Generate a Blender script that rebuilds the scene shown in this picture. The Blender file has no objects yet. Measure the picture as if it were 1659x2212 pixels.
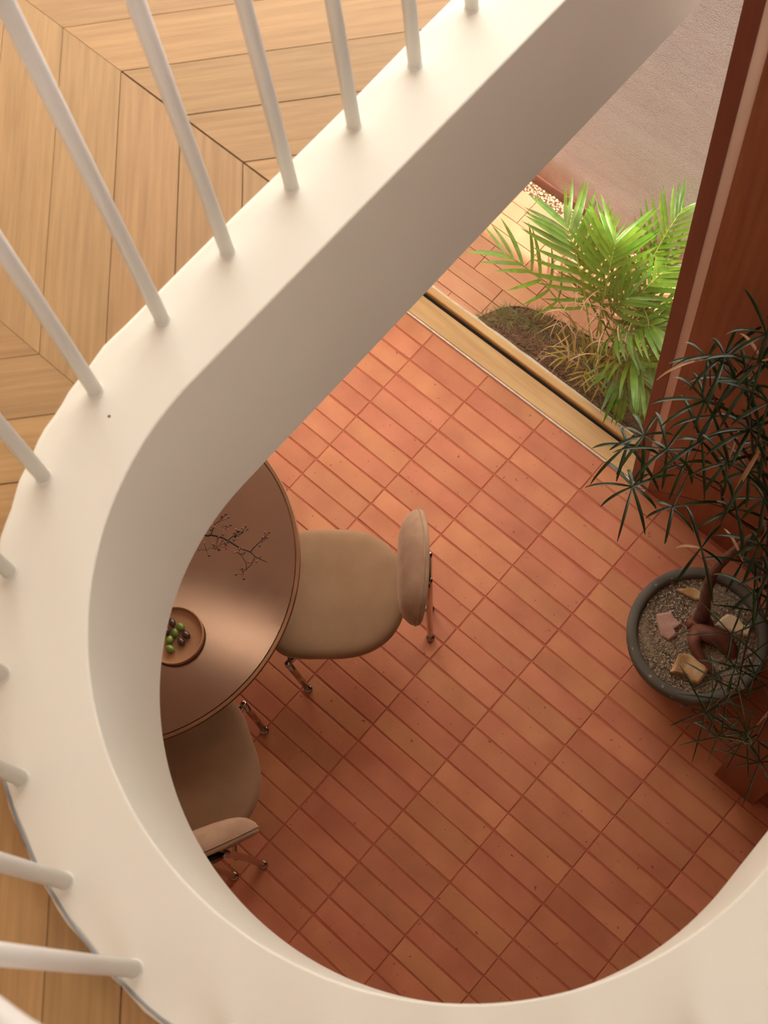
import bpy, bmesh, math, random
from mathutils import Vector, Matrix, Quaternion
random.seed(7)
SC = bpy.context.scene
COL = SC.collection
PI = math.pi

# ------------------------------------------------------------------ camera
cd = bpy.data.cameras.new('camera')
camo = bpy.data.objects.new('camera', cd); COL.objects.link(camo)
RW = [[0.745030517, 0.66202672, -0.081548452], [0.60538194, -0.722434221, -0.334068113], [-0.280075409, 0.199522979, -0.939014561]]
CP = [1.328048, -1.188021, 5.244512]
camo.matrix_world = Matrix(((RW[0][0], -RW[1][0], -RW[2][0], CP[0]),
                            (RW[0][1], -RW[1][1], -RW[2][1], CP[1]),
                            (RW[0][2], -RW[1][2], -RW[2][2], CP[2]), (0, 0, 0, 1)))
cd.sensor_fit = 'VERTICAL'; cd.sensor_height = 36.0; cd.sensor_width = 27.0
cd.lens = 3017.761 / 2212 * 36.0
cd.clip_start = 0.05
cd.dof.use_dof = True; cd.dof.focus_distance = 4.75; cd.dof.aperture_fstop = 7.0
SC.camera = camo
vs = SC.view_settings
vs.view_transform = 'Standard'; vs.look = 'None'; vs.gamma = 1.0; vs.use_curve_mapping = False
vs.exposure = 0.5

# ------------------------------------------------------------------ sky, sun, room light
w = bpy.data.worlds.new('sky'); SC.world = w; w.use_nodes = True
bg = w.node_tree.nodes['Background']
bg.inputs[0].default_value = (1.0, 0.97, 0.93, 1); bg.inputs[1].default_value = 4.1
sun = bpy.data.lights.new('sun', 'SUN'); sun.energy = 4.6; sun.angle = math.radians(0.6); sun.color = (1.0, 0.93, 0.82)
so = bpy.data.objects.new('sun', sun); COL.objects.link(so)
so.rotation_euler = Vector((-0.13, 0.064, -0.95)).to_track_quat('-Z', 'Y').to_euler()
def area(name, loc, direction, sx, sy, power, color):
    l = bpy.data.lights.new(name, 'AREA'); l.shape = 'RECTANGLE'; l.size = sx; l.size_y = sy
    l.energy = power; l.color = color
    o = bpy.data.objects.new(name, l); COL.objects.link(o); o.location = loc
    o.rotation_euler = Vector(direction).to_track_quat('-Z', 'Y').to_euler()
    return o
# two added side fills upstairs, then daylight of the tall glazed wall
area('upper_left_fill', (-2.45, -1.3, 4.5), (1, 0.05, -0.35), 2.6, 1.6, 4, (0.98, 0.98, 1.0))  # added fill from the left; that wall has no window
area('upper_right_fill', (3.1, -1.2, 4.4), (-1, 0.05, -0.3), 2.6, 1.8, 27, (0.98, 0.98, 1.0))  # added fill to brighten the fascia; solid wall behind it
area('upper_glazing_daylight', (-1.0, 0.74, 4.5), (0.15, -1, -0.2), 2.6, 2.0, 6, (0.98, 0.98, 1.0))
area('lower_glazing_daylight', (-0.9, 0.72, 1.5), (0.25, -1, -0.35), 2.4, 1.8, 24, (1.0, 0.93, 0.84))

area('table_streak_light', (-0.655, -0.74, 2.590), (0, 0, -1), .16, .16, 1.0, (1.0, 0.86, 0.70))  # unseen lamp, added to lay a streak on the table metal

# ------------------------------------------------------------------ helpers
def lin(c):
    return tuple(((v/255)/12.92 if v/255 <= .04045 else ((v/255+.055)/1.055)**2.4) for v in c) + (1,)
def mat(name, c1, c2=None, rough=.6, metal=0.0, scale=8, stretch=(1, 1, 1), detail=4, bump=0.0, bscale=None,
        bstretch=None, rnd=0.0, contrast=(.3, .7), coat=0.0, spec=None, aniso=0, transl=None, speck=None, huernd=0.0, bdist=.002):
    m = bpy.data.materials.new(name); m.use_nodes = True
    nt = m.node_tree; N = nt.nodes; L = nt.links; b = N['Principled BSDF']; out = N['Material Output']
    tc = N.new('ShaderNodeTexCoord'); oi = N.new('ShaderNodeObjectInfo')
    add = N.new('ShaderNodeVectorMath'); add.operation = 'MULTIPLY_ADD'
    add.inputs[1].default_value = (1, 1, 1)
    L.new(tc.outputs['Object'], add.inputs[0])
    sc_ = N.new('ShaderNodeVectorMath'); sc_.operation = 'SCALE'; sc_.inputs[0].default_value = (17, 31, 23)
    L.new(oi.outputs['Random'], sc_.inputs['Scale']); L.new(sc_.outputs[0], add.inputs[2])
    mp = N.new('ShaderNodeMapping'); mp.inputs['Scale'].default_value = stretch; L.new(add.outputs[0], mp.inputs[0])
    nz = N.new('ShaderNodeTexNoise'); nz.inputs['Scale'].default_value = scale; nz.inputs['Detail'].default_value = detail
    L.new(mp.outputs[0], nz.inputs['Vector'])
    rp = N.new('ShaderNodeValToRGB'); rp.color_ramp.elements[0].position = contrast[0]; rp.color_ramp.elements[1].position = contrast[1]
    rp.color_ramp.elements[0].color = lin(c1); rp.color_ramp.elements[1].color = lin(c2 or c1)
    L.new(nz.outputs['Fac'], rp.inputs[0]); colr = rp.outputs[0]
    if speck:
        sn = N.new('ShaderNodeTexNoise'); sn.inputs['Scale'].default_value = speck[1]; sn.inputs['Detail'].default_value = 2
        L.new(add.outputs[0], sn.inputs['Vector'])
        sr = N.new('ShaderNodeValToRGB'); sr.color_ramp.elements[0].position = speck[2]; sr.color_ramp.elements[1].position = speck[2] + .06
        L.new(sn.outputs['Fac'], sr.inputs[0])
        mx = N.new('ShaderNodeMix'); mx.data_type = 'RGBA'; L.new(sr.outputs[0], mx.inputs[0]); L.new(colr, mx.inputs[6])
        mx.inputs[7].default_value = lin(speck[0]); colr = mx.outputs[2]
    if rnd or huernd:
        hs = N.new('ShaderNodeHueSaturation'); mr = N.new('ShaderNodeMapRange')
        mr.inputs[3].default_value = 1 - rnd; mr.inputs[4].default_value = 1 + rnd
        L.new(oi.outputs['Random'], mr.inputs[0]); L.new(mr.outputs[0], hs.inputs['Value'])
        if huernd:
            wn = N.new('ShaderNodeTexWhiteNoise'); wn.noise_dimensions = '1D'; L.new(oi.outputs['Random'], wn.inputs['W'])
            m2 = N.new('ShaderNodeMapRange'); m2.inputs[3].default_value = .5 - huernd; m2.inputs[4].default_value = .5 + huernd
            L.new(wn.outputs['Value'], m2.inputs[0]); L.new(m2.outputs[0], hs.inputs['Hue'])
        L.new(colr, hs.inputs['Color']); colr = hs.outputs[0]
    L.new(colr, b.inputs['Base Color'])
    b.inputs['Roughness'].default_value = rough; b.inputs['Metallic'].default_value = metal
    if coat: b.inputs['Coat Weight'].default_value = coat; b.inputs['Coat Roughness'].default_value = .15
    if spec is not None: b.inputs['Specular IOR Level'].default_value = spec
    if aniso: b.inputs['Anisotropic'].default_value = aniso
    if bump:
        bn = N.new('ShaderNodeTexNoise'); bn.inputs['Scale'].default_value = bscale or scale*6; bn.inputs['Detail'].default_value = 5
        mp2 = N.new('ShaderNodeMapping'); mp2.inputs['Scale'].default_value = bstretch or (1, 1, 1)
        L.new(add.outputs[0], mp2.inputs[0]); L.new(mp2.outputs[0], bn.inputs['Vector'])
        bp = N.new('ShaderNodeBump'); bp.inputs['Strength'].default_value = bump; bp.inputs['Distance'].default_value = bdist
        L.new(bn.outputs['Fac'], bp.inputs['Height']); L.new(bp.outputs[0], b.inputs['Normal'])
    if transl:
        tr = N.new('ShaderNodeBsdfTranslucent'); tr.inputs[0].default_value = lin(transl[0])
        ms = N.new('ShaderNodeMixShader'); ms.inputs[0].default_value = transl[1]
        L.new(b.outputs[0], ms.inputs[1]); L.new(tr.outputs[0], ms.inputs[2]); L.new(ms.outputs[0], out.inputs[0])
    return m
M = {}
M['terracotta'] = mat('terracotta', (186, 112, 78), (208, 134, 94), rough=.62, scale=5, detail=7, contrast=(.32, .68), rnd=.075, huernd=.006,
                      bump=.35, bscale=90, speck=((150, 76, 50), 55, .70), spec=.35)
M['grout'] = mat('grout', (188, 104, 76), (172, 92, 66), rough=.9, scale=12, bump=.4, bscale=150)
M['paver'] = mat('paver', (208, 144, 106), (222, 164, 126), rough=.8, scale=6, detail=6, rnd=.05, huernd=.006, bump=.4, bscale=90)
M['paver_joint'] = mat('paver_joint', (128, 84, 62), (104, 66, 48), rough=.95, scale=20)
M['oak'] = mat('oak', (148, 112, 68), (178, 140, 92), rough=.5, scale=6, stretch=(.8, 16, 16), detail=12, contrast=(.22, .78), rnd=.10, huernd=.003,
               bump=.25, bscale=18, bstretch=(1, 14, 14), bdist=.001)
M['joint_dark'] = mat('joint_dark', (150, 108, 66), (134, 94, 56), rough=.9)
M['white_paint'] = mat('white_paint', (226, 222, 214), (220, 215, 206), rough=.45, scale=3, spec=.4, bump=.12, bscale=5, bdist=.01)
M['plaster'] = mat('plaster', (222, 206, 192), (214, 198, 184), rough=.8, scale=2, bump=.06, bscale=30)
M['curb'] = mat('curb', (229, 225, 211), (223, 219, 204), rough=.5, scale=2.2, bump=.15, bscale=6, bdist=.012, spec=.35)
M['sealant'] = mat('sealant', (150, 152, 150), (120, 122, 124), rough=.6)
M['teak'] = mat('teak', (134, 74, 48), (156, 94, 62), rough=.42, scale=4, stretch=(14, 14, .7), detail=7, contrast=(.25, .75), bump=.15, bscale=30,
                bstretch=(6, 6, .3), bdist=.001, spec=.4)
M['jamb'] = mat('jamb', (116, 58, 42), (132, 70, 50), rough=.4, scale=4, stretch=(10, 10, .6), detail=6)
M['strip'] = mat('strip', (238, 208, 188), (232, 202, 180), rough=.6)
M['sill'] = mat('sill', (192, 146, 88), (212, 170, 112), rough=.5, scale=4, stretch=(.8, 10, 10), detail=8, contrast=(.3, .7), bump=.15, bscale=30, bstretch=(.5, 10, 10), bdist=.001)
M['sill_light'] = mat('sill_light', (208, 158, 98), (230, 190, 130), rough=.6, scale=4, stretch=(.8, 10, 10), detail=8, contrast=(.3, .7), speck=((120, 92, 60), 22, .72))
M['flaky_paint'] = mat('flaky_paint', (226, 214, 190), (190, 180, 164), rough=.8, scale=30, bump=.5, bscale=80)
M['black_gap'] = mat('black_gap', (20, 14, 10), (28, 20, 14), rough=.9)
M['stucco'] = mat('stucco', (228, 216, 210), (244, 236, 230), rough=.95, scale=2.2, stretch=(1, 1, 3.2), detail=8, contrast=(.3, .7), bump=1.0, bscale=200, bdist=.012)
M['skirt'] = mat('skirt', (92, 44, 28), (124, 66, 42), rough=.4, scale=8, bump=.4, bscale=20, bdist=.006)
M['pebble'] = mat('pebble', (190, 164, 132), (220, 198, 166), rough=.7, scale=10, rnd=.28, huernd=.02)
M['soil'] = mat('soil', (56, 34, 26), (84, 56, 42), rough=.95, scale=18, bump=1, bscale=60, bdist=.01)
M['chip'] = mat('chip', (92, 60, 48), (126, 90, 72), rough=.9, scale=20, speck=((170, 130, 100), 9, .66))
M['black_edge'] = mat('black_edge', (26, 20, 18), (36, 28, 24), rough=.6)
M['grass'] = mat('grass', (92, 94, 48), (150, 146, 92), rough=.6, scale=12, transl=((110, 120, 50), .25))
M['palm'] = mat('palm', (74, 116, 26), (112, 150, 48), rough=.36, scale=7, rnd=.32, huernd=.02, transl=((130, 180, 44), .3), spec=.5)
M['palm_deep'] = mat('palm_deep', (52, 92, 20), (84, 124, 34), rough=.4, scale=7, rnd=.2, transl=((110, 160, 40), .25))
M['palm_yellow'] = mat('palm_yellow', (150, 140, 40), (196, 160, 60), rough=.45, scale=9, transl=((200, 180, 60), .35))
M['palm_dry'] = mat('palm_dry', (170, 132, 100), (200, 166, 128), rough=.7, scale=9, transl=((210, 170, 130), .25))
M['palm_stem'] = mat('palm_stem', (140, 150, 54), (168, 176, 78), rough=.5, scale=9)
M['leaf'] = mat('leaf', (22, 38, 12), (40, 60, 22), rough=.38, scale=12, rnd=.25, huernd=.02, transl=((50, 90, 40), .12), spec=.5)
M['leaf_tan'] = mat('leaf_tan', (160, 118, 80), (186, 146, 104), rough=.6, scale=12)
M['twig'] = mat('twig', (64, 40, 30), (84, 56, 40), rough=.8, scale=30)
M['petiole'] = mat('petiole', (104, 84, 34), (76, 66, 30), rough=.6, scale=10)
M['bark'] = mat('bark', (84, 50, 38), (112, 70, 50), rough=.85, scale=24, stretch=(1, 1, .4), bump=.9, bscale=60, bdist=.006)
M['root'] = mat('root', (92, 48, 32), (122, 66, 42), rough=.7, scale=10, bump=.6, bscale=60, bdist=.003)
M['pot'] = mat('pot', (80, 73, 63), (100, 92, 80), rough=.75, scale=7, detail=8, bump=.5, bscale=50, speck=((164, 160, 148), 26, .66), bdist=.003)
M['grit'] = mat('grit', (120, 98, 76), (150, 128, 100), rough=.95, scale=60, bump=1, bscale=180, bdist=.004)
M['grain'] = mat('grain', (110, 90, 72), (220, 200, 176), rough=.9, scale=90, contrast=(.4, .62))
M['rock_pink'] = mat('rock_pink', (190, 146, 130), (172, 128, 112), rough=.9, scale=14, bump=.6, bscale=50)
M['rock_tan'] = mat('rock_tan', (196, 158, 112), (150, 110, 66), rough=.85, scale=12, bump=.6, bscale=40, contrast=(.4, .6))
M['rock_cream'] = mat('rock_cream', (206, 176, 130), (170, 128, 80), rough=.85, scale=16, bump=.6, bscale=40, contrast=(.4, .6))
M['rock_white'] = mat('rock_white', (232, 206, 168), (170, 90, 40), rough=.8, scale=14, bump=.5, bscale=40, contrast=(.52, .66))
M['table_metal'] = mat('table_metal', (146, 122, 106), (156, 130, 112), rough=.26, metal=1.0, scale=2, aniso=.85, bump=.05, bscale=30, bstretch=(1, 60, 1), bdist=.0006)
M['table_side'] = mat('table_side', (140, 102, 76), (120, 84, 60), rough=.35, metal=.9, scale=6)
M['fabric'] = mat('fabric', (146, 114, 86), (162, 128, 98), rough=.95, scale=6, bump=.5, bscale=260, bstretch=(1, 2.2, 1), spec=.15, bdist=.0015)
M['velvet'] = mat('velvet', (156, 122, 98), (174, 142, 116), rough=.85, scale=14, detail=5, bump=.35, bscale=200, spec=.15, contrast=(.38, .62), bdist=.001)
for k_ in ('fabric', 'velvet'):
    b_ = M[k_].node_tree.nodes['Principled BSDF']; b_.inputs['Sheen Weight'].default_value = .35; b_.inputs['Sheen Roughness'].default_value = .4
    b_.inputs['Sheen Tint'].default_value = (.9, .7, .5, 1)
_tn = M['table_metal'].node_tree; _cv = _tn.nodes.new('ShaderNodeCombineXYZ'); _cv.inputs[0].default_value = .92; _cv.inputs[1].default_value = .39
_tn.links.new(_cv.outputs[0], _tn.nodes['Principled BSDF'].inputs['Tangent'])
M['chrome'] = mat('chrome', (176, 160, 150), None, rough=.10, metal=1.0)
M['black_plate'] = mat('black_plate', (40, 26, 20), None, rough=.3, metal=.6)
M['tray'] = mat('tray', (166, 118, 80), (180, 132, 92), rough=.7, scale=6)
M['fruit_green'] = mat('fruit_green', (84, 108, 30), (124, 140, 50), rough=.35, scale=30, coat=.3, rnd=.15)
M['fruit_dark'] = mat('fruit_dark', (58, 32, 30), (80, 48, 42), rough=.35, scale=30, coat=.4)
M['berry'] = mat('berry', (110, 40, 24), (168, 74, 40), rough=.35, scale=60, coat=.3, rnd=.5)
M['berry_dark'] = mat('berry_dark', (58, 26, 20), (96, 44, 30), rough=.35, scale=60, coat=.3)
M['branch'] = mat('branch', (24, 16, 12), (34, 24, 16), rough=.8, scale=50)
M['ceramic'] = mat('ceramic', (120, 100, 84), (134, 112, 94), rough=.6)
M['cabinet'] = mat('cabinet', (116, 62, 38), (138, 78, 48), rough=.5, scale=4, stretch=(9, 9, .6), detail=6)
gm = bpy.data.materials.new('glass'); gm.use_nodes = True
_n = gm.node_tree.nodes; _l = gm.node_tree.links; _n.remove(_n['Principled BSDF'])
_t = _n.new('ShaderNodeBsdfTransparent'); _t.inputs[0].default_value = (.97, .97, .955, 1)
_g = _n.new('ShaderNodeBsdfGlossy'); _g.inputs['Roughness'].default_value = .01
_f = _n.new('ShaderNodeFresnel'); _ge = _n.new('ShaderNodeNewGeometry'); _mr = _n.new('ShaderNodeMapRange')
_mr.inputs[3].default_value = 1.45; _mr.inputs[4].default_value = 1/1.45; _l.new(_ge.outputs['Backfacing'], _mr.inputs[0]); _l.new(_mr.outputs[0], _f.inputs[0])
_x = _n.new('ShaderNodeMixShader'); _h = _n.new('ShaderNodeMath'); _h.operation = 'MULTIPLY'; _h.inputs[1].default_value = .5; _l.new(_f.outputs[0], _h.inputs[0]); _l.new(_h.outputs[0], _x.inputs[0]); _l.new(_t.outputs[0], _x.inputs[1]); _l.new(_g.outputs[0], _x.inputs[2])
_l.new(_x.outputs[0], _n['Material Output'].inputs[0]); M['glass'] = gm

def obj(name, verts, faces, m, parent=None, smooth=False, loc=None, mesh=None):
    if mesh is None:
        mesh = bpy.data.meshes.new(name); mesh.from_pydata([tuple(v) for v in verts], [], faces)
        if smooth: mesh.polygons.foreach_set('use_smooth', [True]*len(mesh.polygons))
        if m: mesh.materials.append(M[m])
        mesh.update()
    o = bpy.data.objects.new(name, mesh); COL.objects.link(o)
    if parent: o.parent = parent
    if loc: o.location = loc
    return o
def tag(o, label=None, cat=None, group=None, kind=None):
    if label: o['label'] = label
    if cat: o['category'] = cat
    if group: o['group'] = group
    if kind: o['kind'] = kind
    return o
def thing(name, label, cat, loc=(0, 0, 0), rz=0, group=None):
    o = bpy.data.objects.new(name, None); COL.objects.link(o); o.location = loc; o.rotation_euler = (0, 0, rz)
    o.empty_display_size = .05
    return tag(o, label, cat, group)
class MB:
    def __init__(s): s.v = []; s.f = []
    def add(s, v, f):
        n = len(s.v); s.v += [tuple(p) for p in v]; s.f += [tuple(i+n for i in q) for q in f]; return s
    def box(s, x0, x1, y0, y1, z0, z1, c=0.0):
        if c <= 0:
            v = [(x, y, z) for z in (z0, z1) for y in (y0, y1) for x in (x0, x1)]
            return s.add(v, [(0, 2, 3, 1), (4, 5, 7, 6), (0, 1, 5, 4), (2, 6, 7, 3), (0, 4, 6, 2), (1, 3, 7, 5)])
        v = []
        for z, d in ((z0, c), (z0+c, 0), (z1-c, 0), (z1, c)):
            v += [(x0+d, y0+d, z), (x1-d, y0+d, z), (x1-d, y1-d, z), (x0+d, y1-d, z)]
        f = [(3, 2, 1, 0), (12, 13, 14, 15)]
        for k in range(3):
            for i in range(4): j = (i+1) % 4; f.append((k*4+i, k*4+j, k*4+4+j, k*4+4+i))
        return s.add(v, f)
    def rings(s, R, cap0=True, cap1=True, closed=True):
        n = len(R[0]); v = [p for r in R for p in r]; f = []
        for k in range(len(R)-1):
            for i in range(n if closed else n-1):
                j = (i+1) % n; f.append((k*n+i, k*n+j, k*n+n+j, k*n+n+i))
        if cap0: f.append(tuple(range(n-1, -1, -1)))
        if cap1: f.append(tuple((len(R)-1)*n+i for i in range(n)))
        return s.add(v, f)
    def tube(s, pts, rad, n=8, cap=True):
        pts = [Vector(p) for p in pts]
        if not hasattr(rad, '__len__'): rad = [rad]*len(pts)
        R = []; up = None
        for i, p in enumerate(pts):
            t = (pts[min(i+1, len(pts)-1)]-pts[max(i-1, 0)])
            t = t.normalized() if t.length > 1e-9 else Vector((0, 0, 1))
            if up is None: up = t.orthogonal().normalized()
            up = (up - t*up.dot(t)); up = up.normalized() if up.length > 1e-6 else t.orthogonal().normalized()
            b = t.cross(up)
            R.append([p+(up*math.cos(2*PI*k/n)+b*math.sin(2*PI*k/n))*rad[i] for k in range(n)])
        return s.rings(R, cap, cap)
    def lathe(s, prof, n=48, cap0=False, cap1=False, c=(0, 0)):
        R = [[(c[0]+r*math.cos(2*PI*k/n), c[1]+r*math.sin(2*PI*k/n), z) for k in range(n)] for r, z in prof]
        return s.rings(R, cap0, cap1)
    def blob(s, c, r, n=8, m=5, rot=None, jit=0):
        c = Vector(c); v = []; R = []
        for i in range(m+1):
            a = PI*i/m; ring = []
            for k in range(n):
                b = 2*PI*k/n; q = Vector((math.sin(a)*math.cos(b)*r[0], math.sin(a)*math.sin(b)*r[1], -math.cos(a)*r[2]))
                if jit and 0 < i < m: q *= 1+random.uniform(-jit, jit)
                if rot: q.rotate(rot)
                ring.append(c+q)
            R.append(ring)
        return s.rings(R, False, False)
    def build(s, name, m, parent=None, smooth=False, loc=None):
        return obj(name, s.v, s.f, m, parent, smooth, loc)
def smooth_curve(pts, n=6):
    P = [Vector(p) for p in pts]; out = []
    for i in range(len(P)-1):
        p0 = P[max(i-1, 0)]; p1 = P[i]; p2 = P[i+1]; p3 = P[min(i+2, len(P)-1)]
        for k in range(n):
            t = k/n
            out.append(.5*((2*p1)+(p2-p0)*t+(2*p0-5*p1+4*p2-p3)*t*t+(3*p1-p0-3*p2+p3)*t**3))
    out.append(P[-1]); return out
def lerp_list(a, n):
    return [a[min(int(i/(n-1)*(len(a)-1)), len(a)-2)]*(1-(i/(n-1)*(len(a)-1)-min(int(i/(n-1)*(len(a)-1)), len(a)-2)))
            + a[min(int(i/(n-1)*(len(a)-1)), len(a)-2)+1]*(i/(n-1)*(len(a)-1)-min(int(i/(n-1)*(len(a)-1)), len(a)-2)) for i in range(n)]

# ------------------------------------------------------------------ measurements of the place
WX, WY, WR = .883, -.765, .605            # stair well: centre of its round end, inner radius
TL, TP = .300, .08251                     # floor tile length and pitch
ZF = 3.07                                 # upper floor
def well_sdf(x, y):
    if y > WY: return abs(x-WX)-WR
    return math.hypot(x-WX, y-WY)-WR
def well_path(off, yend=.745, n=48):
    r = WR+off; p = [(WX-r, yend - (yend-WY)*i/10) for i in range(10)]
    p += [(WX-r*math.cos(PI*i/n), WY-r*math.sin(PI*i/n)) for i in range(n+1)]
    p += [(WX+r, WY+(yend-WY)*(i+1)/10) for i in range(10)]
    return p

# ------------------------------------------------------------------ lower floor with its tiles
b = MB(); b.box(-3.0, 3.2, -3.4, .664, -.12, -.0028); b.box(.43, .53, .655, .80, -.12, -.003)
floor = tag(b.build('floor', 'grout'), 'floor of terracotta stack-bonded tiles with red grout', kind='structure')
tile_meshes = []
for k in range(8):
    lx, ly = TL-.0045, TP-.0075
    jx = [random.uniform(-.0012, .0012) for _ in range(8)]
    bb = MB(); n = 4; R = []
    pts = [(0, 0), (lx*.5, random.uniform(-.0008, .0008)), (lx, 0), (lx, ly), (lx*.5, ly+random.uniform(-.0008, .0008)), (0, ly)]
    pts = [(x+jx[i], y+jx[(i+3) % 8]) for i, (x, y) in enumerate(pts)]
    cx, cy = lx/2, ly/2
    for z, d in ((-.006, 0), (-.0022, 0), (0, .0022)):
        R.append([(x-lx/2-d*(1 if x > cx else -1)*(0 if abs(x-cx) < .01 else 1), y-ly/2-d*(1 if y > cy else -1), z) for x, y in pts])
    bb.rings(R, False, True)
    me = bpy.data.meshes.new('tile'); me.from_pydata(bb.v, [], bb.f); me.materials.append(M['terracotta']); me.update()
    tile_meshes.append(me)
def seen_from_well(x, y, z=0.0):
    t = (2.6-CP[2])/(z-CP[2]); px = CP[0]+(x-CP[0])*t; py = CP[1]+(y-CP[1])*t
    return well_sdf(px, py)
rest = MB(); ntile = 0
for k in range(-9, 10):
    for r in range(-8, 40):
        x = k*TL+TL/2; y = -r*TP-TP/2 + (0 if r > -8 else 0)
        if not (-2.8 < x < 3.0 and -3.2 < y): continue
        y1 = -r*TP
        if y1 > .652+.02: continue
        if seen_from_well(x, y) < .07 and ntile < 300:
            # keep the tiles clear of the right-hand wall
            o = obj('tile', None, None, None, floor, mesh=random.choice(tile_meshes))
            sy = 1.0
            o.location = (x+random.uniform(-.0008, .0008), y+random.uniform(-.0008, .0008), random.uniform(-.0006, .0006))
            o.rotation_euler = (random.uniform(-.002, .002), random.uniform(-.002, .002), random.uniform(-.003, .003)+random.choice((0, PI)))
            if r == -8:                    # cut course along the door sill
                o.location.y = (.650 + 7*TP)/2; o.scale.y = (.650-7*TP-.006)/(TP-.0075)
            ntile += 1
        elif r > -8:
            rest.box(x-TL/2+.003, x+TL/2-.003, y-TP/2+.004, y+TP/2-.004, -.006, 0, .0015)
t_ = rest.build('tile_field', 'terracotta', floor); t_['kind'] = 'stuff'

# ------------------------------------------------------------------ lower room walls, ceiling slab, well curb
def wallbox(name, m, *a):
    b = MB(); b.box(*a); return tag(b.build(name, m), kind='structure')
wallbox('wall_left', 'plaster', -3.1, -3.0, -3.4, .75, -.12, 2.6)
wallbox('wall_front', 'plaster', -3.1, 3.3, -3.5, -3.4, -.12, 2.6)
wallbox('wall_right', 'plaster', 3.2, 3.3, -3.4, .64, -.12, 2.6)
wl = MB(); wl.box(.506, 3.3, .664, .80, -.12, 5.7)
tag(wl.build('wall_back', 'teak'), 'tall teak veneered wall beside the glazing', kind='structure')
up = MB(); up.box(-3.1, -3.0, -3.4, .75, 2.6, 5.7); tag(up.build('wall_left', 'plaster'), kind='structure')
up = MB(); up.box(-3.1, 3.3, -3.5, -3.4, 2.6, 5.7); tag(up.build('wall_front', 'plaster'), kind='structure')
up = MB(); up.box(3.2, 3.3, -3.4, .664, 2.6, 5.7); tag(up.build('wall_right', 'plaster'), kind='structure')
up = MB(); up.box(-3.1, 3.3, -3.5, .802, 5.7, 5.8); tag(up.build('ceiling', 'plaster'), 'white ceiling of the upper storey', kind='structure')
def slab(name, z0, z1, off, m):
    P = well_path(off, .64); n = len(P); b = MB()
    Q = []
    for x, y in P:
        dx, dy = x-WX, y-(-.3)
        if y >= .64-1e-6: q = (-2.99 if dx < 0 else 3.19, .64)
        else:
            s = min([v for v in ((3.19-WX)/dx if dx > 1e-9 else 1e9, (-2.99-WX)/dx if dx < -1e-9 else 1e9,
                 (-3.39+.3)/dy if dy < -1e-9 else 1e9, (.64+.3)/dy if dy > 1e-9 else 1e9)])
            q = (WX+dx*s, -.3+dy*s)
        Q.append(q)
    R = [[(x, y, z1) for x, y in P], [(x, y, z1) for x, y in Q], [(x, y, z0) for x, y in Q], [(x, y, z0) for x, y in P]]
    b.rings(R, False, False, closed=False)
    v = b.v; return tag(obj(name, b.v, b.f, m), kind='structure')
slab('ceiling', 2.602, 2.63, .02, 'plaster')
sub = slab('floor', 3.02, 3.066, .06, 'joint_dark')
tag(sub, 'chevron oak parquet of the upper storey')

prof = [(0.0, 2.600), (0.0, 3.0965), (.001, 3.099), (.0035, 3.1003), (.05, 3.1005), (.12, 3.1005), (.162, 3.100), (.169, 3.097), (.173, 3.090),
        (.174, 3.050), (.060, 3.050), (.050, 2.600)]
n = 96; paths = []
R = []
base_path = well_path(0, .745, n)
for i, (x, y) in enumerate(base_path):
    if y > WY: nx, ny = (-1, 0) if x < WX else (1, 0)
    else: d = math.hypot(x-WX, y-WY); nx, ny = (x-WX)/d, (y-WY)/d
    wob = .0016*math.sin(i*1.7)+.0012*math.sin(i*.63+1)
    ring = []
    for o_, z in prof:
        k = o_ + (wob if o_ > .15 and z > 3.06 else 0) - (.006 if z < 2.61 and o_ < .01 else 0)*0
        ring.append((x+nx*k, y+ny*k, z))
    R.append(ring)
b = MB(); b.rings(R, True, True)
curb = tag(b.build('trim_1', 'curb', smooth=True), 'white U-shaped curb and fascia lining the stair well', kind='structure')
def auto_smooth(o, ang=.7):
    bm = bmesh.new(); bm.from_mesh(o.data)
    for e in bm.edges:
        if len(e.link_faces) == 2 and e.calc_face_angle(0) > ang: e.smooth = False
    bm.normal_update(); bm.to_mesh(o.data); bm.free()
auto_smooth(curb, .2)
b = MB(); P = [(WX+(WR+.1665)*math.cos(a), WY+(WR+.1665)*math.sin(a), 3.0995) for a in [math.radians(-128+i*2.0) for i in range(30)]]
b.tube(P, .0028, 6); b.build('sealant_bead', 'sealant', curb)['label'] = 'grey bead of sealant along the curb edge'
b = MB(); b.blob((WX-WR-.065, -.905, 3.1005), (.003, .003, .0008), 8, 4); b.build('paint_speck', 'jamb', curb)

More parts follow.
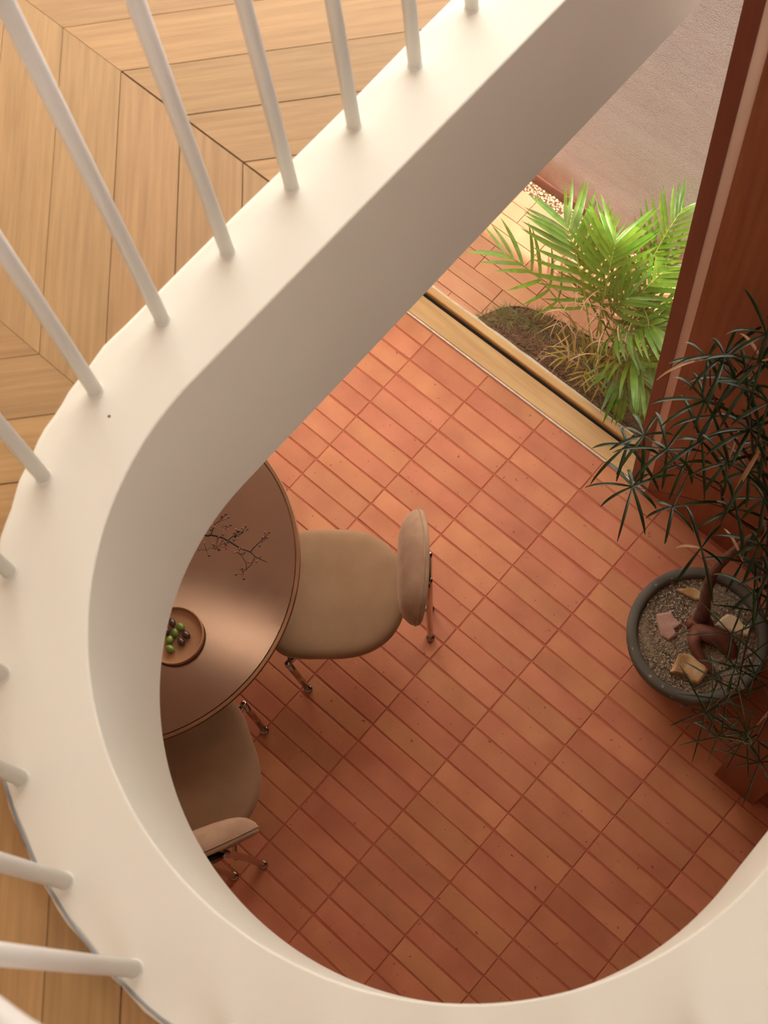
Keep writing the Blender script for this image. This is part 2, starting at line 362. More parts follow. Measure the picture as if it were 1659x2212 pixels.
# ------------------------------------------------------------------ oak chevron planks upstairs
PH, PX, YS = .5145, .162, -.383
SL = .466/.507
def plank_pts(x0, ytop, sgn, uu, vv):   # uu along plank (0 at top spine), vv across
    y = ytop - uu*PH; x = x0 + sgn*uu*PH*SL + vv*PX
    return x, y
for j in range(-4, 2):
    ytop = YS + (j+1)*PH
    # band between ytop-PH and ytop ; slope alternates
    sgn = 1 if (j % 2) else -1          # band just under the spine y=YS leans down-right
    xa = -.459
    if sgn < 0: xa = -.459 + PH*SL
    if j == -3: xa += .081
    for k in range(-9, 22):
        x0 = xa + k*PX
        c = [plank_pts(x0, ytop, sgn, u, v) for u, v in ((0, 0), (0, 1), (1, 1), (1, 0))]
        mx = sum(p[0] for p in c)/4; my = sum(p[1] for p in c)/4
        if mx < -1.5 or mx > 2.6: continue
        ds = [well_sdf(*plank_pts(x0, ytop, sgn, u/8, v/2)) for u in range(9) for v in range(3)]
        if max(ds) < .08: continue
        L_ = math.hypot(PH, PH*SL); ang = math.atan2(-PH, sgn*PH*SL)
        ca, sa = math.cos(-ang), math.sin(-ang)
        def loc(p, z): dx, dy = p[0]-mx, p[1]-my; return (dx*ca-dy*sa, dx*sa+dy*ca, z)
        b = MB()
        if min(ds) > .08:
            e = .0016/PX; e2 = .0003/PX; eu = .0005/PH
            R = []
            for z, g in ((-.0036, .3), (-.0010, .3), (0, 1)):
                q = [plank_pts(x0, ytop, sgn, u, v) for u, v in ((eu*g, e2+e*.35*g), (eu*g, 1-e2-e*.35*g), (1-eu*g, 1-e2-e*.35*g), (1-eu*g, e2+e*.35*g))]
                R.append([loc(p, z) for p in q])
            if (Vector(R[2][1])-Vector(R[2][0])).cross(Vector(R[2][2])-Vector(R[2][1])).z < 0: R = [r[::-1] for r in R]
            b.rings(R, False, True)
        else:
            nu, nv = 20, 4; keep = {}
            for a in range(nu):
                for c_ in range(nv):
                    q = [(a/nu, c_/nv), (a/nu, (c_+1)/nv), ((a+1)/nu, (c_+1)/nv), ((a+1)/nu, c_/nv)]
                    g = [(min(max(u, .003), .997), min(max(v, .009), .991)) for u, v in q]
                    pc = [plank_pts(x0, ytop, sgn, u, v) for u, v in g]
                    if min(well_sdf(*p) for p in pc) < .07: continue
                    vv_ = [loc(p, 0) for p in pc]
                    if (Vector(vv_[1])-Vector(vv_[0])).cross(Vector(vv_[2])-Vector(vv_[1])).z < 0: vv_ = vv_[::-1]
                    b.add(vv_, [(0, 1, 2, 3)])
            if not b.f: continue
        o = b.build('plank', 'oak', sub); o.location = (mx, my, ZF); o.rotation_euler = (0, 0, ang)

# ------------------------------------------------------------------ railing
rail = thing('stair_railing', 'white railing of round vertical bars standing on the curved curb', 'railing', (WX, WY, 3.1))
ring_r = .7325
spots = [(.1525, .118+.167*k) for k in (3, 2, 1)] + [(.1525, .118), (.1525, -.043), (.152, -.211), (.151, -.377), (.152, -.546), (.154, -.715),
         (.161, -.887), (.206, -1.055), (.283, -1.209), (.400, -1.334), (.545, -1.429), (.711, -1.491), (.881, -1.510)]
for a in range(1, 6):
    t = math.radians(-90+a*13.6); spots.append((WX+ring_r*math.cos(t), WY+ring_r*math.sin(t)))
for a in range(0, 9): spots.append((WX+ring_r, -.72+.167*a))
bar = MB(); bar.tube([(0, 0, .0), (0, 0, .90)], .0132, 20)
bar.lathe([(.0150, 0), (.0145, .002), (.0137, .004), (.0132, .0065)], 20)
bm_ = bpy.data.meshes.new('baluster'); bm_.from_pydata(bar.v, [], bar.f); bm_.polygons.foreach_set('use_smooth', [True]*len(bm_.polygons)); bm_.materials.append(M['white_paint'])
for x, y in spots:
    obj('baluster', None, None, None, rail, mesh=bm_, loc=(x-WX, y-WY, 0))
b = MB(); hp = [(WX-ring_r-.001, .70-i*.14) for i in range(11)]
hp = [(-ring_r, y-WY) for x, y in hp if y > WY] + [(-ring_r*math.cos(PI*i/30), -ring_r*math.sin(PI*i/30)) for i in range(31)] + [(ring_r, .12*i+.1) for i in range(12)]
b.tube([(x, y, .912) for x, y in hp], .021, 12); b.build('handrail', 'white_paint', rail, True)

# ------------------------------------------------------------------ glazing, sill, jamb
win = MB(); win.box(-3.0, .43, .663, .768, -.12, -.004); 
window = tag(win.build('window_1', 'black_gap'), 'tall glazed opening to the courtyard with oak sill', kind='structure')
b = MB(); b.box(-3.0, .5, .6535, .6615, -.01, .002); o = b.build('sill_strip', 'flaky_paint', window); o['label'] = 'thin off-white strip between tiles and sill'
b = MB(); b.box(-3.0, .44, .664, .757, -.02, .001, .0015); o = b.build('sill_board', 'sill', window); o['label'] = 'flat oak board beside the tiles'
b = MB(); xs = [-3.0, .355, .385, .404, .412]; 
prf = [(.772, .806), (.772, .806), (.772, .804), (.776, .798), (.784, .79)]
R = [[(x, y0, -.06), (x, y1, -.06), (x, y1, .022), (x, y1-.004, .026), (x, y0+.004, .026), (x, y0, .022)] for x, (y0, y1) in zip(xs, prf)]
b.rings(R); o = b.build('bottom_rail', 'sill_light', window); o['label'] = 'weathered pale wooden rail at the foot of the glass'
b = MB(); R = []
for i in range(60):
    x = -3.0+i*(3.35/59); wv = random.uniform(-.002, .003)
    R.append([(x, .803, -.06), (x, .815+wv, -.06), (x, .814+wv, .019), (x, .803, .025)])
b.rings(R); o = b.build('paint_edge', 'flaky_paint', window); o['label'] = 'flaking whitish paint along the outer edge of the rail'
b = MB(); b.box(-3.0, .42, .7985, .8015, .022, 5.7); b.build('glass_pane', 'glass', window)
b = MB(); b.box(.422, .470, .668, .83, 0, 5.7, .003); tag(b.build('trim_2', 'jamb'), 'dark red-brown timber jamb of the glazing', kind='structure')
b = MB(); b.box(.470, .506, .672, .80, 0, 5.7); tag(b.build('trim_3', 'strip'), 'pinkish strip between jamb and teak wall', kind='structure')
for x in (-1.45,):
    b = MB(); b.box(x-.03, x+.03, .775, .83, .022, 5.7); b.build('mullion', 'jamb', window)

# ------------------------------------------------------------------ courtyard ground, pavers, wall
b = MB(); b.box(-5, 4, .80, 1.70, -.2, -.056)
ground = tag(b.build('ground', 'paver_joint'), 'courtyard ground of sunlit terracotta pavers', kind='structure')
GP, GL, G0 = .0716, .290, .867
pm = []
for k in range(5):
    b = MB(); j = random.uniform(-.0006, .0006); b.box(-GL/2+.0016+j, GL/2-.0016+j, -GP/2+.0014, GP/2-.0014, -.012, 0, .0012)
    me = bpy.data.meshes.new('paver'); me.from_pydata(b.v, [], b.f); me.materials.append(M['paver']); pm.append(me)
restp = MB()
for r in range(-1, 8):
    y = G0 + (r+.5)*GP
    ph = (-.528, -.690)[((r+2)//2+1) % 2]
    for k in range(-9, 11):
        x = ph + (k+.5)*GL
        zz = random.uniform(-.0012, .0006)
        if -1.15 < x < .9:
            o = obj('paver', None, None, None, ground, mesh=random.choice(pm)); o.location = (x, y, -.05+zz); o.rotation_euler = (0, 0, random.uniform(-.004, .004))
        else: restp.box(x-GL/2+.0016, x+GL/2-.0016, y-GP/2+.0014, y+GP/2-.0014, -.06, -.05)
restp.build('paver_field', 'paver', ground)['kind'] = 'stuff'
# wall with skirting; broad trowel undulations under the fine grain
_st = M['stucco'].node_tree; _N = _st.nodes; _b0 = [q for q in _N if q.type == 'BUMP'][0]
_tc = _N.new('ShaderNodeTexCoord'); _mp = _N.new('ShaderNodeMapping'); _mp.inputs['Scale'].default_value = (1.2, 1, 3); _mp.inputs['Rotation'].default_value = (0, .12, 0)
_nz = _N.new('ShaderNodeTexNoise'); _nz.inputs['Scale'].default_value = 3.2; _nz.inputs['Detail'].default_value = 5
_bb = _N.new('ShaderNodeBump'); _bb.inputs['Strength'].default_value = 1; _bb.inputs['Distance'].default_value = .022
_st.links.new(_tc.outputs['Object'], _mp.inputs[0]); _st.links.new(_mp.outputs[0], _nz.inputs['Vector']); _st.links.new(_nz.outputs['Fac'], _bb.inputs['Height'])
_st.links.new(_bb.outputs[0], _b0.inputs['Normal'])
b = MB(); b.box(-5, 4, 1.512, 1.70, -.2, 3.1)
wc = tag(b.build('wall_courtyard', 'stucco'), 'rough beige stucco wall of the courtyard, stained brown at its foot', kind='structure')
nt = M['stucco'].node_tree; N = nt.nodes; L = nt.links
tc = N.new('ShaderNodeTexCoord'); sp = N.new('ShaderNodeSeparateXYZ'); L.new(tc.outputs['Object'], sp.inputs[0])
nn = N.new('ShaderNodeTexNoise'); nn.inputs['Scale'].default_value = 3.0; nn.inputs['Detail'].default_value = 6; L.new(tc.outputs['Object'], nn.inputs['Vector'])
ma = N.new('ShaderNodeMath'); ma.operation = 'MULTIPLY_ADD'; ma.inputs[1].default_value = -.55; L.new(nn.outputs['Fac'], ma.inputs[0]); L.new(sp.outputs['Z'], ma.inputs[2])
rr = N.new('ShaderNodeMapRange'); rr.inputs[1].default_value = -.27; rr.inputs[2].default_value = -.02; rr.inputs[3].default_value = .8; rr.inputs[4].default_value = 0; L.new(ma.outputs[0], rr.inputs[0])
mx = N.new('ShaderNodeMix'); mx.data_type = 'RGBA'; L.new(rr.outputs[0], mx.inputs[0]); pb = N['Principled BSDF']
src = pb.inputs['Base Color'].links[0].from_socket; L.new(src, mx.inputs[6]); mx.inputs[7].default_value = lin((168, 112, 72)); L.new(mx.outputs[2], pb.inputs['Base Color'])
b = MB(); R = []
for i in range(80):
    x = -5+9*i/79; q = random.uniform(-.002, .002)
    R.append([(x, 1.515, -.09), (x, 1.500+q, -.09), (x, 1.502+q, -.006), (x, 1.506+q, .001+q), (x, 1.515, .003)])
b.rings(R); tag(b.build('baseboard_courtyard', 'skirt'), 'dark brown skirting at the foot of the courtyard wall', kind='structure')
# pebbles
gb = MB(); gb.box(-5, 4, 1.440, 1.505, -.07, -.058); gravel = tag(gb.build('gravel_bed', 'soil'), 'narrow bed of pebbles along the courtyard wall', kind='structure')
pbm = []
for k in range(6):
    b = MB(); b.blob((0, 0, 0), (1, .72, .55), 8, 6, jit=.08)
    me = bpy.data.meshes.new('pebble'); me.from_pydata(b.v, [], b.f); me.polygons.foreach_set('use_smooth', [True]*len(me.polygons)); me.materials.append(M['pebble']); pbm.append(me)
np_ = 0; taken = []
far = MB()
for tr in range(6000):
    x = random.uniform(-.95, .30); y = random.uniform(1.442, 1.496); r = random.uniform(.0055, .0115)
    if any(abs(x-a) < .03 and (x-a)**2+(y-c)**2 < (.78*(r+s))**2 for a, c, s in taken): continue
    taken.append((x, y, r))
    if len(taken) > 290: break
for x, y, r in taken:
    o = obj('pebble', None, None, None, gravel, mesh=random.choice(pbm)); o.location = (x, y, -.057+r*.5); o.scale = (r, r, r)
    o.rotation_euler = (random.uniform(-.3, .3), random.uniform(-.3, .3), random.uniform(0, 6.3))
for k in range(260):
    x = random.uniform(-.95, .30); y = random.uniform(1.442, 1.496); r = random.uniform(.004, .007)
    far.blob((x, y, -.056), (r, r*.8, r*.6), 6, 4)
far.build('small_pebbles', 'pebble', gravel, True)['kind'] = 'stuff'

# planting bed
edge = smooth_curve([(-.515, .818), (-.500, .853), (-.473, .911), (-.430, .966), (-.361, 1.003), (-.276, 1.022), (-.196, 1.042), (-.05, 1.062), (.10, 1.085), (.25, 1.10), (.45, 1.11), (.7, 1.11)], 4)
edge = [(p[0], p[1]) for p in edge] if False else [(p.x, p.y) for p in smooth_curve([(a, c, 0) for a, c in [(-.515, .818), (-.500, .853), (-.473, .911), (-.430, .966), (-.361, 1.003), (-.276, 1.022), (-.196, 1.042), (-.05, 1.062), (.10, 1.085), (.25, 1.10), (.45, 1.11), (.7, 1.11)]], 4)]
b = MB(); v = []; f = []; ne = len(edge); nr = 6
for i, (x, y) in enumerate(edge):
    for k in range(nr):
        t = k/(nr-1); yy = .8175+(y-.003-.8175)*t
        v.append((x+.002, yy, -.034+.010*math.sin(t*PI)+.004*math.sin(x*31+t*5)))
f = [(i*nr+k, i*nr+k+1, (i+1)*nr+k+1, (i+1)*nr+k) for i in range(ne-1) for k in range(nr-1)]
f = [q[::-1] for q in f]
v0 = len(v)
b.add(v, f)
bed = tag(b.build('planting_bed', 'soil'), 'shaded planting bed of dark mulch at the foot of the glass', kind='structure')
b = MB(); R = []
for i, (x, y) in enumerate(edge):
    a = edge[max(i-1, 0)]; c = edge[min(i+1, ne-1)]; d = math.hypot(c[0]-a[0], c[1]-a[1]); nx, ny = -(c[1]-a[1])/d, (c[0]-a[0])/d
    R.append([(x, y, -.058), (x, y, -.020), (x+nx*.004, y+ny*.004, -.020), (x+nx*.004, y+ny*.004, -.058)])
b.rings(R); b.build('edging_strip', 'black_edge', bed)['label'] = 'black edging around the bed'
def edge_y(x):
    for i in range(ne-1):
        if edge[i][0] <= x <= edge[i+1][0]: t = (x-edge[i][0])/(edge[i+1][0]-edge[i][0]+1e-9); return edge[i][1]*(1-t)+edge[i+1][1]*t
    return .82 if x < edge[0][0] else 1.11
b = MB()
for k in range(2600):
    x = random.uniform(-.50, .48); y = random.uniform(.82, max(edge_y(x)-.006, .822)); z = -.026+random.uniform(-.004, .007)
    l = random.uniform(.010, .030); w_ = random.uniform(.0025, .006); a = random.uniform(0, PI); p = random.uniform(-.35, .35)
    q = Matrix.Rotation(a, 3, 'Z') @ Matrix.Rotation(p, 3, 'Y')
    c = Vector((x, y, z)); h = .0012
    vv = [c+q@Vector(t) for t in ((-l/2, -w_/2, -h), (l/2, -w_/2*.6, -h), (l/2, w_/2, -h), (-l/2, w_/2*.7, -h), (-l/2, -w_/2, h), (l/2, -w_/2*.6, h), (l/2, w_/2, h), (-l/2, w_/2*.7, h))]
    b.add(vv, [(4, 5, 6, 7), (0, 1, 5, 4), (1, 2, 6, 5), (2, 3, 7, 6), (3, 0, 4, 7)])
tag(b.build('mulch', 'chip', bed), kind='stuff')
# mondo grass
b = MB()
def blade(b, base, direction, length, width, droop, seg=4):
    base = Vector(base); d = Vector(direction).normalized(); side = d.cross(Vector((0, 0, 1))); side = side.normalized() if side.length > .05 else Vector((1, 0, 0))
    pts = []; p = base.copy(); dd = d.copy()
    for i in range(seg+1):
        t = i/seg; ww = width*(.5+.9*t if t < .3 else (1.05-t)*1.15)
        pts.append((p-side*ww/2, p+side*ww/2)); dd = (dd+Vector((0, 0, -droop/seg))).normalized(); p = p+dd*length/seg
    v = [q for pr in pts for q in pr]; f = [(2*i, 2*i+1, 2*i+3, 2*i+2) for i in range(seg)]
    b.add(v, f)
gcent = []
for k in range(17):
    x = -.48+k*.0235+random.uniform(-.008, .008); ey = edge_y(x)
    for m_ in range(2):
        y = max(.83, ey-random.uniform(.008, .085))
        gcent.append((x, y))
gcent += [(-.30, .985), (-.285, .975), (-.30, .97)]
for x, y in gcent:
    for k in range(26):
        a = random.uniform(0, 2*PI); e = random.uniform(.3, 1.3)
        dr = Vector((math.cos(a)*math.cos(e), math.sin(a)*math.cos(e), math.sin(e)))
        if y < .86 and dr.y < 0: dr.y *= .2
        blade(b, (x+random.uniform(-.006, .006), y+random.uniform(-.006, .006), -.03), dr, random.uniform(.045, .08), .0040, random.uniform(.4, 1.4))
v = [(p[0], max(p[1], .8175), p[2]) for p in b.v]; b.v = v
tag(b.build('mondo_grass', 'grass'), 'low tufts of dull green grass in the left corner of the bed by the glass', 'grass', kind='stuff')

# ------------------------------------------------------------------ courtyard palm
def leaflet_mesh(name, m, droop=.25, fold=.25, w_=.105, seg=5):
    v = []; f = []
    for i in range(seg+1):
        t = i/seg; ww = w_*math.sin(PI*min(1, .12+t*.88))**.7*.5*(1-.25*t); z = -droop*t*t; x = t*math.cos(droop*t*.5)
        if i == seg: ww = .0015
        v += [(x, -ww, z+ww*fold), (x, 0, z), (x, ww, z+ww*fold)]
    for i in range(seg): f += [(3*i, 3*i+3, 3*i+4, 3*i+1), (3*i+1, 3*i+4, 3*i+5, 3*i+2)]
    me = bpy.data.meshes.new(name); me.from_pydata(v, [], f); me.polygons.foreach_set('use_smooth', [True]*len(f)); me.materials.append(M[m]); me.update()
    return me, v, f
LM = {m: leaflet_mesh('leaflet', m) for m in ('palm', 'palm_deep', 'palm_yellow', 'palm_dry')}
def frame_from(x_axis, up):
    X = x_axis.normalized(); Y = up.cross(X); Y = Y.normalized() if Y.length > 1e-4 else X.orthogonal().normalized(); Z = X.cross(Y)
    return Matrix((X, Y, Z)).transposed()
BX, BY, BZ = .00, .955, -.03
palm = thing('areca_palm', 'bushy green areca palm with arching fronds in the bed outside the glass', 'plant', (BX, BY, BZ))
nleaf = 0
def frond(base, tip, lift, ll, n, m='palm', start=.35, split=True, spread=1.0):
    global nleaf
    A = Vector(base); T = Vector(tip); mid = (A+T)/2 + Vector((0, 0, lift))
    P = [A.lerp(mid, t).lerp(mid.lerp(T, t), t) for t in [i/16 for i in range(17)]]
    b = MB(); b.tube([p-Vector((BX, BY, BZ)) for p in P], [.0042*(1-i/18)+.0008 for i in range(17)], 6)
    joined = []
    fo = None
    specs = []
    for i in range(n):
        t = start+(1-start)*(i+.5)/n; k = t*16; i0 = min(int(k), 15); p = P[i0].lerp(P[i0+1], k-i0); tan = (P[i0+1]-P[i0]).normalized()
        side = tan.cross(Vector((0, 0, 1))); side = side.normalized() if side.length > .05 else Vector((1, 0, 0))
        nor = side.cross(tan)
        for s in (-1, 1):
            u = (t-start)/(1-start); ang = math.radians(68-42*u)*spread+random.uniform(-.08, .08)
            d = tan*math.cos(ang)+side*s*math.sin(ang)+nor*random.uniform(.05, .3)
            l = ll*(.65+.5*math.sin(PI*(.15+.75*u)))*random.uniform(.9, 1.1)
            specs.append((p+Vector((random.uniform(-.001, .001),)*3), d, l, nor))
    if not split:
        v0, f0 = LM[m][1], LM[m][2]
        for p, d, l, nor in specs:
            F_ = frame_from(d, nor); b.add([F_@Vector(q)*l+p-Vector((BX, BY, BZ)) for q in v0], f0)
    fo = b.build('frond', m if not split else 'palm_stem', palm, True)
    # keep everything on the outer side of the glass
    for vv in fo.data.vertices:
        if vv.co.y+BY < .812: vv.co.y = .812-BY+random.uniform(0, .004)
    if split:
        for p, d, l, nor in specs:
            F_ = frame_from(d, nor)
            if (p+d*l).y < .825:
                d = Vector((d.x, max(d.y, (.825-p.y)/l), d.z)); F_ = frame_from(d, nor)
            o = obj('leaflet', None, None, None, fo, mesh=LM[m][0]); o.matrix_local = Matrix.Translation(p-Vector((BX, BY, BZ))) @ F_.to_4x4() @ Matrix.Scale(l, 4)
            nleaf += 1
base = lambda: (BX+random.uniform(-.05, .05), BY+random.uniform(-.035, .05), BZ)
# (tip, lift, leaflet length, pairs)
main = [((-.30, 1.10, .62), .30, .20, 13), ((-.45, .90, .50), .28, .17, 7), ((.02, 1.40, .66), .30, .15, 14), ((.10, 1.25, .52), .28, .19, 12),
        ((-.10, 1.16, .62), .34, .20, 12), ((.22, 1.06, .42), .30, .19, 12), ((.26, .92, .25), .34, .20, 12), ((.24, .86, .10), .34, .17, 10),
        ((-.22, 1.22, .42), .26, .17, 11), ((.24, 1.20, .30), .34, .17, 12)]
for tip, lift, ll, n_ in main: frond(base(), tip, lift, ll, n_, 'palm')
more = [((.05, 1.05, .50), .25, .18, 10), ((.12, .97, .40), .25, .18, 10), ((.0, 1.15, .35), .25, .16, 9),
        ((.20, .90, .10), .24, .15, 10), ((.33, 1.0, .25), .3, .17, 10), ((.30, 1.12, .40), .3, .18, 10), ((.36, .93, .12), .3, .15, 9)]
for tip, lift, ll, n_ in more: frond(base(), tip, lift, ll, n_-2, 'palm_deep', split=False)
for tip, lift, ll in [((-.13, .90, .10), .08, .08), ((-.12, .86, .06), .06, .07), ((.10, .86, .05), .1, .08), ((.02, .85, .04), .08, .07), ((.12, .93, .2), .14, .1)]:
    frond(base(), tip, lift, ll, 4, 'palm_yellow', split=False, start=.3)
for k in range(16):                        # bare green stems at the heart
    b = MB(); x, y, z = base(); h_ = random.uniform(.18, .36); a = random.uniform(0, 6.3)
    b.tube([(x-BX, y-BY, 0), (x-BX+math.cos(a)*.02, y-BY+math.sin(a)*.015, h_*.5), (x-BX+math.cos(a)*.05, y-BY+math.sin(a)*.035, h_)], [.006, .0045, .003], 7)
    b.build('stem', 'palm_stem', palm, True)
for k in range(80):                        # dry curling leaves
    b = MB(); x = BX+random.uniform(-.2, .14); y = BY+random.uniform(-.08, .12); z = random.uniform(.22, .52) if k % 3 else random.uniform(.05, .2)
    a = random.uniform(0, 6.3); L_ = random.uniform(.10, .26); p = Vector((x, y, z)); d = Vector((math.cos(a), math.sin(a)*.7, random.uniform(-.1, .5))); pts = []
    curl = random.uniform(-.6, .6)
    for i in range(9):
        pts.append(p.copy()); d = (Matrix.Rotation(curl*.35, 3, 'Z')@d+Vector((0, 0, -.24))).normalized(); p = p+d*L_/8
    v = []; 
    for i, q in enumerate(pts):
        t = i/8; ww = .0030*math.sin(PI*min(1, .15+.83*t)); sd = Vector((-math.sin(a+t*2), math.cos(a+t*2), .3)).normalized()
        for s_ in (-1, 1):
            c = q+sd*ww*s_; v.append((c.x-BX, max(c.y, .815)-BY, max(c.z, -.02)-BZ))
    f = [(2*i, 2*i+1, 2*i+3, 2*i+2) for i in range(8)]
    o = obj('dry_leaf', v, f, 'palm_dry', palm, True); 

# ------------------------------------------------------------------ round table
TX, TY = -.588, -.970
tb = thing('round_table', 'round dining table with a brushed bronze metal top and thin rim', 'table', (TX, TY, 0))
b = MB(); b.lathe([(.0001, .745), (.2, .745), (.4, .745), (.6155, .745)], 128); b.build('tabletop', 'table_metal', tb, True)
b = MB(); b.lathe([(.6155, .745), (.6156, .738), (.6190, .738), (.6191, .7462), (.620, .7475), (.631, .7475), (.634, .7455), (.6345, .741), (.628, .722), (.612, .705), (.58, .702), (.0001, .702)], 128)
o = b.build('rim', 'table_side', tb, True); auto_smooth(o, .5)
b = MB(); b.lathe([(.33, 0), (.33, .012), (.31, .02), (.09, .03), (.075, .06), (.07, .5), (.09, .66), (.2, .702)], 64); b.build('pedestal', 'table_side', tb, True)
# tray
tray = thing('round_tray', 'round tan tray with raised rim on the table, holding small fruit', 'tray', (-.2565, -1.0175, .7452))
b = MB(); b.lathe([(.0001, .0), (.092, .0), (.0985, .004), (.1005, .020), (.0985, .0275), (.0955, .0275), (.0935, .022), (.091, .009), (.084, .0065), (.0001, .0065)], 72); o = b.build('tray_body', 'tray', tray, True); auto_smooth(o, .6)
fr = [(-.294, -.991, 'd', .3, 'dark purple oval fruit furthest up the tray, half hidden by the curb'),
      (-.262, -.982, 'g', .7, 'green oval fruit with a tiny stalk, nearest the table branch'),
      (-.262, -1.010, 'g', 0, 'bright green oval fruit in the middle of the pile'),
      (-.228, -.990, 'd', .75, 'dark purple oval fruit nearest the right rim of the tray'),
      (-.225, -1.018, 'd', .6, 'dark purple oval fruit low in the pile beside two green ones'),
      (-.258, -1.040, 'g', -.5, 'mottled dull green oval fruit between two green ones on the left'),
      (-.236, -1.060, 'g', .8, 'yellow-green oval fruit lowest on the tray'),
      (-.289, -1.024, 'd', .2, 'dark oval fruit at the left edge of the pile, mostly hidden')]
for x, y, c, a, lab in fr:
    b = MB(); r_ = .0125 if c == 'g' else .012; b.blob((0, 0, 0), (.0165, r_, r_), 16, 12, rot=None)
    t = thing('oval_fruit', lab, 'fruit', (x, y, .7452+.0068+r_), a-.75, 'small fruit on the tray')
    b.build('flesh', 'fruit_green' if c == 'g' else 'fruit_dark', t, True)
    b = MB(); b.tube([(.0155, 0, 0), (.0195, .0006, .0008), (.0215, .0012, .0022)], [.0014, .0008, .0005], 6); b.build('stalk', 'branch', t)
# vase and berry branch
VX, VY = -.520, -.86
vs_ = thing('vase', 'slim brown ceramic vase on the table, behind the curb', 'vase', (VX, VY, .7452))
b = MB(); b.lathe([(.0001, 0), (.032, 0), (.045, .03), (.048, .08), (.036, .14), (.018, .18), (.017, .21), (.022, .225), (.019, .225), (.014, .21), (.014, .18), (.03, .12), (.0001, .1)], 36); b.build('vase_body', 'ceramic', vs_, True)
Mn = [(-.317, -.723), (-.307, -.712), (-.275, -.696), (-.25, -.69), (-.218, -.685), (-.197, -.681), (-.168, -.671), (-.148, -.672), (-.13, -.668), (-.104, -.661)]
BR = {'A': [(-0.307, -0.712), (-0.319, -0.687), (-0.324, -0.673), (-0.32, -0.66), (-0.321, -0.639), (-0.322, -0.627)], 'A2': [(-0.32, -0.66), (-0.309, -0.645), (-0.306, -0.631)], 'B': [(-0.321, -0.668), (-0.295, -0.669), (-0.272, -0.666), (-0.268, -0.667)], 'B2': [(-0.283, -0.664), (-0.274, -0.647)], 'B3': [(-0.293, -0.67), (-0.272, -0.688)], 'B4': [(-0.299, -0.664), (-0.289, -0.657)], 'C': [(-0.25, -0.69), (-0.247, -0.672), (-0.236, -0.66), (-0.227, -0.638), (-0.229, -0.621)], 'C2': [(-0.242, -0.668), (-0.248, -0.654), (-0.258, -0.646)], 'C3': [(-0.236, -0.66), (-0.233, -0.643), (-0.244, -0.63)], 'C4': [(-0.247, -0.672), (-0.237, -0.676)], 'C5': [(-0.242, -0.669), (-0.232, -0.666)], 'C6': [(-0.245, -0.668), (-0.245, -0.646)], 'D': [(-0.168, -0.671), (-0.167, -0.652), (-0.162, -0.625), (-0.158, -0.606), (-0.156, -0.586)], 'D2': [(-0.162, -0.625), (-0.172, -0.61)], 'D3': [(-0.16, -0.61), (-0.174, -0.594)], 'D4': [(-0.162, -0.625), (-0.156, -0.602)], 'E': [(-0.148, -0.672), (-0.139, -0.687), (-0.134, -0.704), (-0.136, -0.722), (-0.137, -0.735), (-0.135, -0.745)], 'E2': [(-0.137, -0.733), (-0.153, -0.732)], 'E3': [(-0.137, -0.735), (-0.145, -0.757)], 'E4': [(-0.137, -0.736), (-0.122, -0.749)], 'E5': [(-0.135, -0.723), (-0.153, -0.707), (-0.168, -0.703), (-0.19, -0.698), (-0.201, -0.706)], 'E6': [(-0.153, -0.707), (-0.143, -0.698)], 'E7': [(-0.19, -0.698), (-0.182, -0.685)], 'E8': [(-0.19, -0.7), (-0.197, -0.689)], 'E9': [(-0.19, -0.698), (-0.175, -0.693)], 'F': [(-0.218, -0.685), (-0.203, -0.684), (-0.195, -0.68)], 'G': [(-0.316, -0.725), (-0.292, -0.741), (-0.277, -0.749), (-0.253, -0.732), (-0.241, -0.728)], 'G2': [(-0.277, -0.749), (-0.28, -0.759), (-0.294, -0.775)], 'G3': [(-0.28, -0.76), (-0.297, -0.747)], 'G4': [(-0.284, -0.755), (-0.269, -0.764), (-0.258, -0.767)], 'G5': [(-0.263, -0.739), (-0.259, -0.72), (-0.254, -0.714), (-0.247, -0.704)], 'G6': [(-0.26, -0.736), (-0.272, -0.718), (-0.275, -0.703)], 'G7': [(-0.259, -0.726), (-0.24, -0.711), (-0.234, -0.713)], 'G8': [(-0.264, -0.738), (-0.275, -0.731)], 'G9': [(-0.259, -0.72), (-0.26, -0.702)], 'H': [(-0.317, -0.693), (-0.321, -0.694)], 'H2': [(-0.319, -0.687), (-0.313, -0.686)], 'H3': [(-0.315, -0.7), (-0.318, -0.701)], 'Tw': [(-0.13, -0.668), (-0.131, -0.66)]}
bt = thing('berry_branch', 'leafless dark branch with clusters of small red berries, over the table', 'branch', (VX, VY, .86))
def L3(x, y, z): return (x-VX, y-VY, z-.86)
b = MB(); st = smooth_curve([L3(VX, VY, .87), L3(VX+.005, VY+.005, .975), L3(-.47, -.81, 1.03), L3(-.38, -.75, 1.04)] + [L3(x, y, 1.03) for x, y in Mn], 3)
b.tube(st, [.0042*(1-.72*i/(len(st)-1)) for i in range(len(st))], 7); b.build('main_stem', 'branch', bt, True)
seen_b = 0
